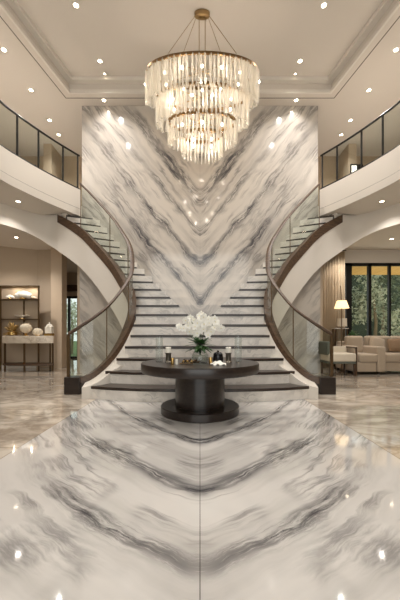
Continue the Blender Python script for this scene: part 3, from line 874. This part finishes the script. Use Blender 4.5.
for x in (-6.76, -5.47):
    for y in (10.17, 10.42):
        xx = x*(y/10.17) + (.0)
        link('upright', MB().box(xx-.02, xx+.02, y-.02, y+.02, 0, 2.86), M['bronze'], sf)
link('top_frame', MB().box(-6.78, -5.45, 10.15, 10.19, 2.82, 2.86).box(-6.92, -5.6, 10.40, 10.44, 2.82, 2.86), M['bronze'], sf)
for z in (1.70, 2.38):
    link('shelf_board', MB().prism([(-6.77,10.16),(-5.46,10.16),(-5.6,10.43),(-6.93,10.43)], z+.005, z+.035), M['bronze'], sf)
link('back_bar', MB().box(-6.13, -6.09, 10.40, 10.43, 1.2, 2.38), M['bronze'], sf)
link('back_panel', MB().box(-6.9, -5.62, 10.43, 10.445, 1.16, 2.82), M['beige_wall'], sf)
for px, pz, pe in ((-.25,2.74,2.2),(.35,2.74,2.2)):
    l = bpy.data.lights.new('shelf_lamp','POINT'); l.energy = pe; l.shadow_soft_size = .012; l.color = (1,.84,.62)
    lo = bpy.data.objects.new('shelf_lamp', l); COL.objects.link(lo); lo.parent = sf; lo.location = (px, -.06, pz)
def coral(name, c, r, n, mat, lab, cat, sz=.8):
    t = thing(name, lab, cat, c)
    m = MB()
    for i in range(n):
        a = i*2.4; rr = r*.62*sqrt(i/n)
        m.ball((c[0]+rr*cos(a), c[1]+rr*sin(a)*.4, c[2]+r*.42*sz + r*.3*(1-i/n)), r*.42, 10, 7, 1, .6, sz)
    o = link('lobes', m, M[mat], t, smooth=80)
    link('base', MB().lathe([(0,0),(r*.4,0),(r*.35,.02),(r*.2,r*.25),(0,r*.25)], c[0], c[1], c[2], 20), M['gold'], t, smooth=40)
coral('coral_sculpture', (-6.05,10.28,2.416), .31, 14, 'white_ceramic', 'large white rounded coral sculpture on the top shelf', 'sculpture')
coral('coral_sculpture', (-6.52,10.28,2.416), .17, 9, 'white_ceramic', 'low white coral at the left end of the top shelf', 'sculpture', .7)
coral('coral_sculpture', (-5.68,10.28,2.416), .11, 7, 'coral', 'smallest white coral at the right end of the top shelf', 'sculpture', .7)
t = thing('footed_bowl', 'shallow white footed bowl on the middle shelf', 'bowl', (-6.1,10.28,1.736))
link('bowl', MB().lathe([(0,.02),(.05,.02),(.04,.05),(.16,.08),(.26,.12),(.25,.125),(.1,.08),(0,.07)], -6.1,10.28,1.736, 32, 1, .45), M['white_ceramic'], t, smooth=50)
link('foot', MB().lathe([(0,0),(.09,0),(.08,.02),(0,.02)], -6.1,10.28,1.736, 24), M['gold'], t, smooth=50)
def leafy(name, c, r, n, mat, lab, cat, z=1.16, potmat='gold'):
    t = thing(name, lab, cat, (c[0],c[1],z))
    link('pot', MB().lathe([(0,0),(r*.3,0),(r*.42,.04),(r*.4,.13),(r*.34,.14),(0,.12)], c[0], c[1], z, 20), M[potmat], t, smooth=50)
    m = MB()
    for i in range(n):
        a = random.uniform(0,2*pi); e = random.uniform(-.1,1.4); L = r*random.uniform(.6,1.1)
        d = (cos(a)*cos(e), sin(a)*cos(e)*.6, sin(e)); side = (-sin(a), cos(a), 0); w = r*.13
        v = []
        for k in range(4):
            u = k/3; ww = w*sin(pi*(.12+.8*u)); q = [c[0]+d[0]*L*u, c[1]+d[1]*L*u, z+.12+d[2]*L*u-.3*u*u*L*(1-e/1.5)]
            v += [tuple(q[j]-side[j]*ww for j in range(3)), tuple(q[j]+side[j]*ww for j in range(3))]
        m.add(v, [(2*k,2*k+1,2*k+3,2*k+2) for k in range(3)])
    o = link('leaves', m, M[mat], t, smooth=80); o.modifiers.new('s','SOLIDIFY').thickness = .004
leafy('dried_arrangement', (-6.2, 9.9), .36, 60, 'moss', 'golden brown dried arrangement at the left end of the console', 'flowers')
t = thing('urn', 'pale round urn with gold foot on the middle of the console', 'urn', (-5.72, 9.86, 1.16))
link('body', MB().lathe([(0,.08),(.05,.09),(.15,.16),(.19,.25),(.16,.34),(.09,.39),(.1,.42),(.08,.42),(0,.36)], -5.72, 9.86, 1.16, 32), M['coral'], t, smooth=60)
link('foot', MB().lathe([(0,0),(.09,0),(.08,.02),(.03,.05),(.05,.09),(0,.09)], -5.72, 9.86, 1.16, 24), M['gold'], t, smooth=60)
coral('coral_sculpture', (-5.36,9.9,1.16), .2, 12, 'coral', 'cream branching coral on the console between urn and lantern', 'sculpture', 1.2)
t = thing('lantern_jar', 'cream square lantern jar with gold base on the right of the console', 'jar', (-4.98, 9.92, 1.16))
link('base', MB().box(-5.1,-4.86,9.82,10.02,1.16,1.24), M['gold'], t)
link('body', MB().box(-5.09,-4.87,9.83,10.01,1.24,1.46), M['wax'], t, bevel=.012)
link('lid', MB().lathe([(0,.30),(.13,.30),(.09,.36),(.03,.40),(.02,.44),(0,.45)], -4.98, 9.92, 1.16, 4), M['wax'], t)

# ------------------------------------------------------------------ corridor chair seen through the glass
t = thing('corridor_chair', 'grey upholstered chair at the far end of the corridor by the glass door', 'chair', (-6.2, 13.3, 0))
link('seat', MB().box(-6.5,-5.9,13.0,13.55,.38,.52), M['green_fabric'], t, bevel=.03)
link('backrest', MB().box(-6.5,-5.9,13.5,13.62,.5,1.1), M['green_fabric'], t, bevel=.03)
for x in (-6.46,-5.94):
    for y in (13.05,13.55): link('leg', MB().box(x-.02,x+.02,y-.02,y+.02,0,.38), M['black_metal'], t)

# ------------------------------------------------------------------ living room furniture (right)
ac = thing('armchair', 'cream armchair with slim dark legs next to the right end of the stair railing', 'armchair', (4.15, 8.9, 0))
link('seat', MB().box(3.72,4.5,8.62,9.3,.42,.66), M['cream_fabric'], ac, bevel=.04)
link('seat_rail', MB().box(3.72,4.5,8.64,9.3,.36,.43), M['green_fabric'], ac, bevel=.01)
link('backrest', MB().box(3.68,3.84,8.66,9.34,.6,1.0), M['green_fabric'], ac, bevel=.04)
link('arm', MB().box(3.8,4.52,9.22,9.34,.62,.84), M['cream_fabric'], ac, bevel=.03)
for x in (3.76,4.46):
    for y in (8.68,9.26): link('leg', MB().box(x-.02,x+.02,y-.02,y+.02,0,.44), M['band_wood'], ac)
link('arm_post', MB().box(4.49,4.53,8.64,8.68,.0,.82).box(4.49,4.53,8.64,9.3,.8,.84), M['band_wood'], ac)

sofa = thing('sectional_sofa', 'beige upholstered sectional sofa in front of the garden windows', 'sofa', (5.9, 9.6, 0))
link('base', MB().box(4.72,5.3,9.0,10.1,.08,.36).box(5.3,8.2,9.15,10.3,.08,.36), M['sofa_fabric'], sofa, bevel=.03)
for x0, x1, y0 in ((4.78,5.36,9.0),(5.55,6.4,9.12),(6.4,7.25,9.12),(7.25,8.1,9.12)):
    link('seat_cushion', MB().box(x0,x1-.01,y0-.02,9.95,.36,.62), M['sofa_fabric'], sofa, bevel=.06)
for x0, x1, y0 in ((4.78,5.36,9.78),(5.5,6.35,9.92),(6.35,7.2,9.92),(7.2,8.05,9.92)):
    link('back_cushion', MB().box(x0,x1-.01,y0,y0+.24,.6,1.16), M['sofa_fabric'], sofa, bevel=.08)
link('back', MB().box(4.68,8.2,10.1,10.3,.36,.98), M['sofa_fabric'], sofa, bevel=.04)
link('arm', MB().box(4.6,4.76,9.02,10.2,.08,.86), M['sofa_fabric'], sofa, bevel=.04)
link('arm', MB().box(5.32,5.58,8.98,9.95,.08,.84), M['sofa_fabric'], sofa, bevel=.05)
for x, y in ((4.7,9.1),(5.4,9.08),(6.5,9.25),(8.1,9.25),(4.7,10.2),(8.1,10.2)): link('leg', MB().box(x-.03,x+.03,y-.03,y+.03,0,.09), M['dark_wood'], sofa)
def pillow(c, sx, sz, rot, mat, lab):
    m = MB(); v = []; f = []; N = 12
    for side in (-1, 1):
        for i in range(N+1):
            for j in range(N+1):
                u = i/N*2-1; w = j/N*2-1
                th = .09*((1-u**4)*(1-w**4))**.6
                v.append((u*sx/2*(1-.06*w*w), side*th, w*sz/2*(1-.06*u*u)))
    k = (N+1)**2
    for i in range(N):
        for j in range(N):
            a = i*(N+1)+j; f.append((a, a+1, a+N+2, a+N+1)); f.append((k+a, k+a+N+1, k+a+N+2, k+a+1))
    m.add(v, f)
    o = link('throw_pillow', m, M[mat], smooth=80)
    o.location = c; o.rotation_euler = (-.3, rot, 0)
    tag(o, lab, 'pillow', 'throw pillows on the sofa')
pillow((5.76, 9.76, .88), .5, .5, .25, 'sofa_fabric', 'beige throw pillow leaning beside the sofa arm')
pillow((6.38, 9.72, .86), .58, .42, 0, 'brown_fabric', 'brown throw pillow on the right part of the sofa')

st = thing('side_table', 'slim side table with a thin pale top between curtain and sofa', 'side table', (4.9, 10.49, 0))
link('top', MB().box(4.66,5.14,10.36,10.64,1.40,1.425), M['trim_white'], st)
for x in (4.70,5.10):
    for y in (10.39,10.61): link('leg', MB().box(x-.015,x+.015,y-.015,y+.015,0,1.40), M['bronze'], st)
link('lower_shelf', MB().box(4.68,5.12,10.38,10.62,.62,.65), M['bronze'], st)
t = thing('table_lamp', 'small lamp with pale drum shade on the slim side table', 'lamp', (4.96, 10.49, 1.425))
link('base', MB().lathe([(0,0),(.06,0),(.05,.02),(.015,.04),(.015,.12),(0,.12)], 4.96,10.49,1.425,20), M['bronze'], t, smooth=50)
link('lamp_shade', MB().lathe([(.15,.06),(.17,.06),(.16,.34),(.15,.34)], 4.96,10.49,1.425,32), M['cream_fabric'], t, smooth=50)
LX, LY = 4.47, 9.47
t = thing('floor_lamp', 'tall floor lamp with a glowing conical shade in front of the curtain', 'lamp', (LX, LY, 0))
link('base', MB().lathe([(0,0),(.1,0),(.1,.02),(.02,.04),(0,.04)], LX,LY,0,24), M['bronze'], t, smooth=50)
link('pole', MB().tube([(LX,LY,.03),(LX,LY,2.3)], .015, 8), M['bronze'], t, smooth=60)
link('lamp_shade', MB().lathe([(.215,2.03),(.22,2.03),(.14,2.27),(.135,2.27)], LX,LY,0,32), M['shade'], t, smooth=50)
link('finial', MB().tube([(LX,LY,2.2),(LX-.03,LY,2.74)], .012, 6), M['bronze'], t, smooth=60)
l = bpy.data.lights.new('glow','POINT'); l.energy = 30; l.color = (1,.72,.42); l.shadow_soft_size = .06
lo = bpy.data.objects.new('glow', l); COL.objects.link(lo); lo.parent = t; lo.location = (0.05,0,2.14)
for x, h, lab in ((4.80,.3,'pale slender vase on the lower shelf of the side table, left one'),(4.98,.24,'pale squat vase on the lower shelf of the side table, right one')):
    o = link('vase', MB().lathe([(0,0),(.05,0),(.07,h*.4),(.04,h*.8),(.045,h),(.035,h),(0,h*.9)], x,10.5,.65,20), M['white_ceramic'], smooth=60)
    tag(o, lab, 'vase', 'vases on the side table')
leafy('potted_plant', (5.36, 10.56), .36, 60, 'leaf', 'leafy green potted plant between the side table and the sofa', 'plant', z=.9, potmat='white_ceramic')
t = thing('plant_stand', 'tall dark stand carrying the potted plant behind the sofa', 'plant stand', (5.36, 10.56, 0))
link('top', MB().lathe([(0,.86),(.18,.86),(.18,.9),(0,.9)], 5.36,10.56,0,24), M['bronze'], t, smooth=40)
link('pole', MB().tube([(5.36,10.56,.03),(5.36,10.56,.86)], .03, 8), M['bronze'], t, smooth=60)
link('foot', MB().lathe([(0,0),(.15,0),(.13,.03),(0,.03)], 5.36,10.56,0,24), M['bronze'], t, smooth=40)

# ------------------------------------------------------------------ gallery wall pieces seen through the railings
def framed(x, z, w, h, lab, y=11.93, mat='picture'):
    t = thing('wall_picture', lab, 'picture', (x, y, z))
    link('frame', MB().box(x-w/2,x+w/2,y,y+.05,z-h/2,z-h/2+.04).box(x-w/2,x+w/2,y,y+.05,z+h/2-.04,z+h/2).box(x-w/2,x-w/2+.04,y,y+.05,z-h/2,z+h/2).box(x+w/2-.04,x+w/2,y,y+.05,z-h/2,z+h/2), M['black_metal'], t)
    link('canvas', MB().box(x-w/2+.03,x+w/2-.03,y+.02,y+.06,z-h/2+.03,z+h/2-.03), M[mat], t)
framed(-6.75, 7.5, .45, .9, 'brown framed picture on the wall behind the left gallery', mat='picture')
framed(-7.45, 7.75, .3, .8, 'narrow black framed picture behind the left gallery, leftmost', mat='black_metal')
framed(5.95, 7.25, .18, .5, 'narrow dark framed picture behind the right gallery', y=11.1, mat='black_metal')
for s, nm, n in ((-1,'left',3),(1,'right',4)):
    x = s*(6.35 if s < 0 else 5.72)
    m = MB()
    hw = .16 if s < 0 else .1
    yy = 11.9 if s < 0 else 11.12
    m.box(x-hw-.03,x+hw+.03,yy,yy+.06,6.98,7.02).box(x-hw-.03,x+hw+.03,yy,yy+.06,7.48,7.52).box(x-hw-.03,x-hw,yy,yy+.06,7,7.5).box(x+hw,x+hw+.03,yy,yy+.06,7,7.5)
    w = struct('window_%d' % n, m, M['black_metal'])
    link('lit_pane', MB().box(x-hw,x+hw,yy+.02,yy+.04,7.0,7.5), emit('lit_pane', (1,.95,.85,1), 1.4), w)

# ------------------------------------------------------------------ garden
def tree(x, y, h, r, mat, lab, n=1500, trunk=True):
    t = thing('garden_tree', lab, 'tree', (x,y,-.2), 'trees in the garden')
    if trunk: link('trunk', MB().tube([(x,y,-.2),(x+.1,y,h*.4),(x-.05,y,h*.75)], .11, 8, taper=[1,.8,.4]), M['bark'], t, smooth=60)
    m = MB(); cl = [(x+random.uniform(-r,r)*.8, y+random.uniform(-r,r)*.7, random.uniform(h*.3,h)) for _ in range(14)]
    for i in range(n):
        c = random.choice(cl); rr = r*.45
        p = [c[k]+random.gauss(0, rr*.5) for k in range(3)]
        if p[2] < -.1: p[2] = .2
        a = [random.uniform(-1,1) for _ in range(3)]; b = [random.uniform(-1,1) for _ in range(3)]
        sA = .11; 
        v = [tuple(p[k]-a[k]*sA for k in range(3)), tuple(p[k]+b[k]*sA*.5 for k in range(3)), tuple(p[k]+a[k]*sA for k in range(3)), tuple(p[k]-b[k]*sA*.5 for k in range(3))]
        m.add(v, [(0,1,2,3)])
    link('foliage', m, M[mat], t)
spec = [(8.0,17,5.5,1.5,'foliage','bushy dark green tree behind the left panes of the garden window'),
        (10.6,17.5,5.8,1.6,'foliage','bushy dark green tree behind the middle of the garden window'),
        (13.0,18,6.0,1.7,'foliage','dark green tree at the right edge of the garden window'),
        (9.4,16.2,4.6,1.0,'foliage_light','pale leafed slender tree close to the garden window'),
        (11.6,16.0,2.0,1.2,'foliage_light','low pale shrub in front of the garden trees'),
        (15.5,18,6.0,1.8,'foliage','dark tree beyond the right edge of the garden window'),
        (-9.0,21,4,1.5,'foliage_light','green shrub seen through the corridor door')]
for q in spec: tree(*q)
m = MB()
m.box(5, 34, 24, 24.5, -.2, 7)
struct('wall_hedge', m, M['hedge'])

# ------------------------------------------------------------------ light
def area(name, loc, rot, sx, sy, e, col):
    l = bpy.data.lights.new(name,'AREA'); l.shape = 'RECTANGLE'; l.size = sx; l.size_y = sy; l.energy = e; l.color = col
    o = bpy.data.objects.new(name, l); COL.objects.link(o); o.location = loc; o.rotation_euler = rot; return o
area('entry_fill', (0,-4.05,3.7), (radians(90),0,0), 7, 6.8, 230, (1,.975,.94))  # added fill lamp in the unseen entry window, brightens the hall from the front
area('eave_fill', (8.5,12.6,.6), (radians(180),0,0), 5, 1.4, 110, (1,.88,.7))  # added fill lamp facing up from the terrace, brightens the eave wood

w = bpy.data.worlds.new('world'); SC.world = w; w.use_nodes = True
bg = w.node_tree.nodes['Background']; bg.inputs[0].default_value = (.80,.86,.84,1); bg.inputs[1].default_value = 1.5

cam = bpy.data.cameras.new('camera'); co = bpy.data.objects.new('camera', cam); COL.objects.link(co)
co.location = (0,0,H); co.rotation_euler = (radians(90),0,0)
cam.sensor_fit = 'VERTICAL'; cam.sensor_height = 36; cam.lens = 18; cam.shift_y = 34/600; cam.clip_start = .05; cam.clip_end = 200
SC.camera = co
SC.view_settings.view_transform = 'Standard'; SC.view_settings.look = 'None'; SC.view_settings.gamma = 1
SC.view_settings.use_curve_mapping = False; SC.view_settings.exposure = -0.06
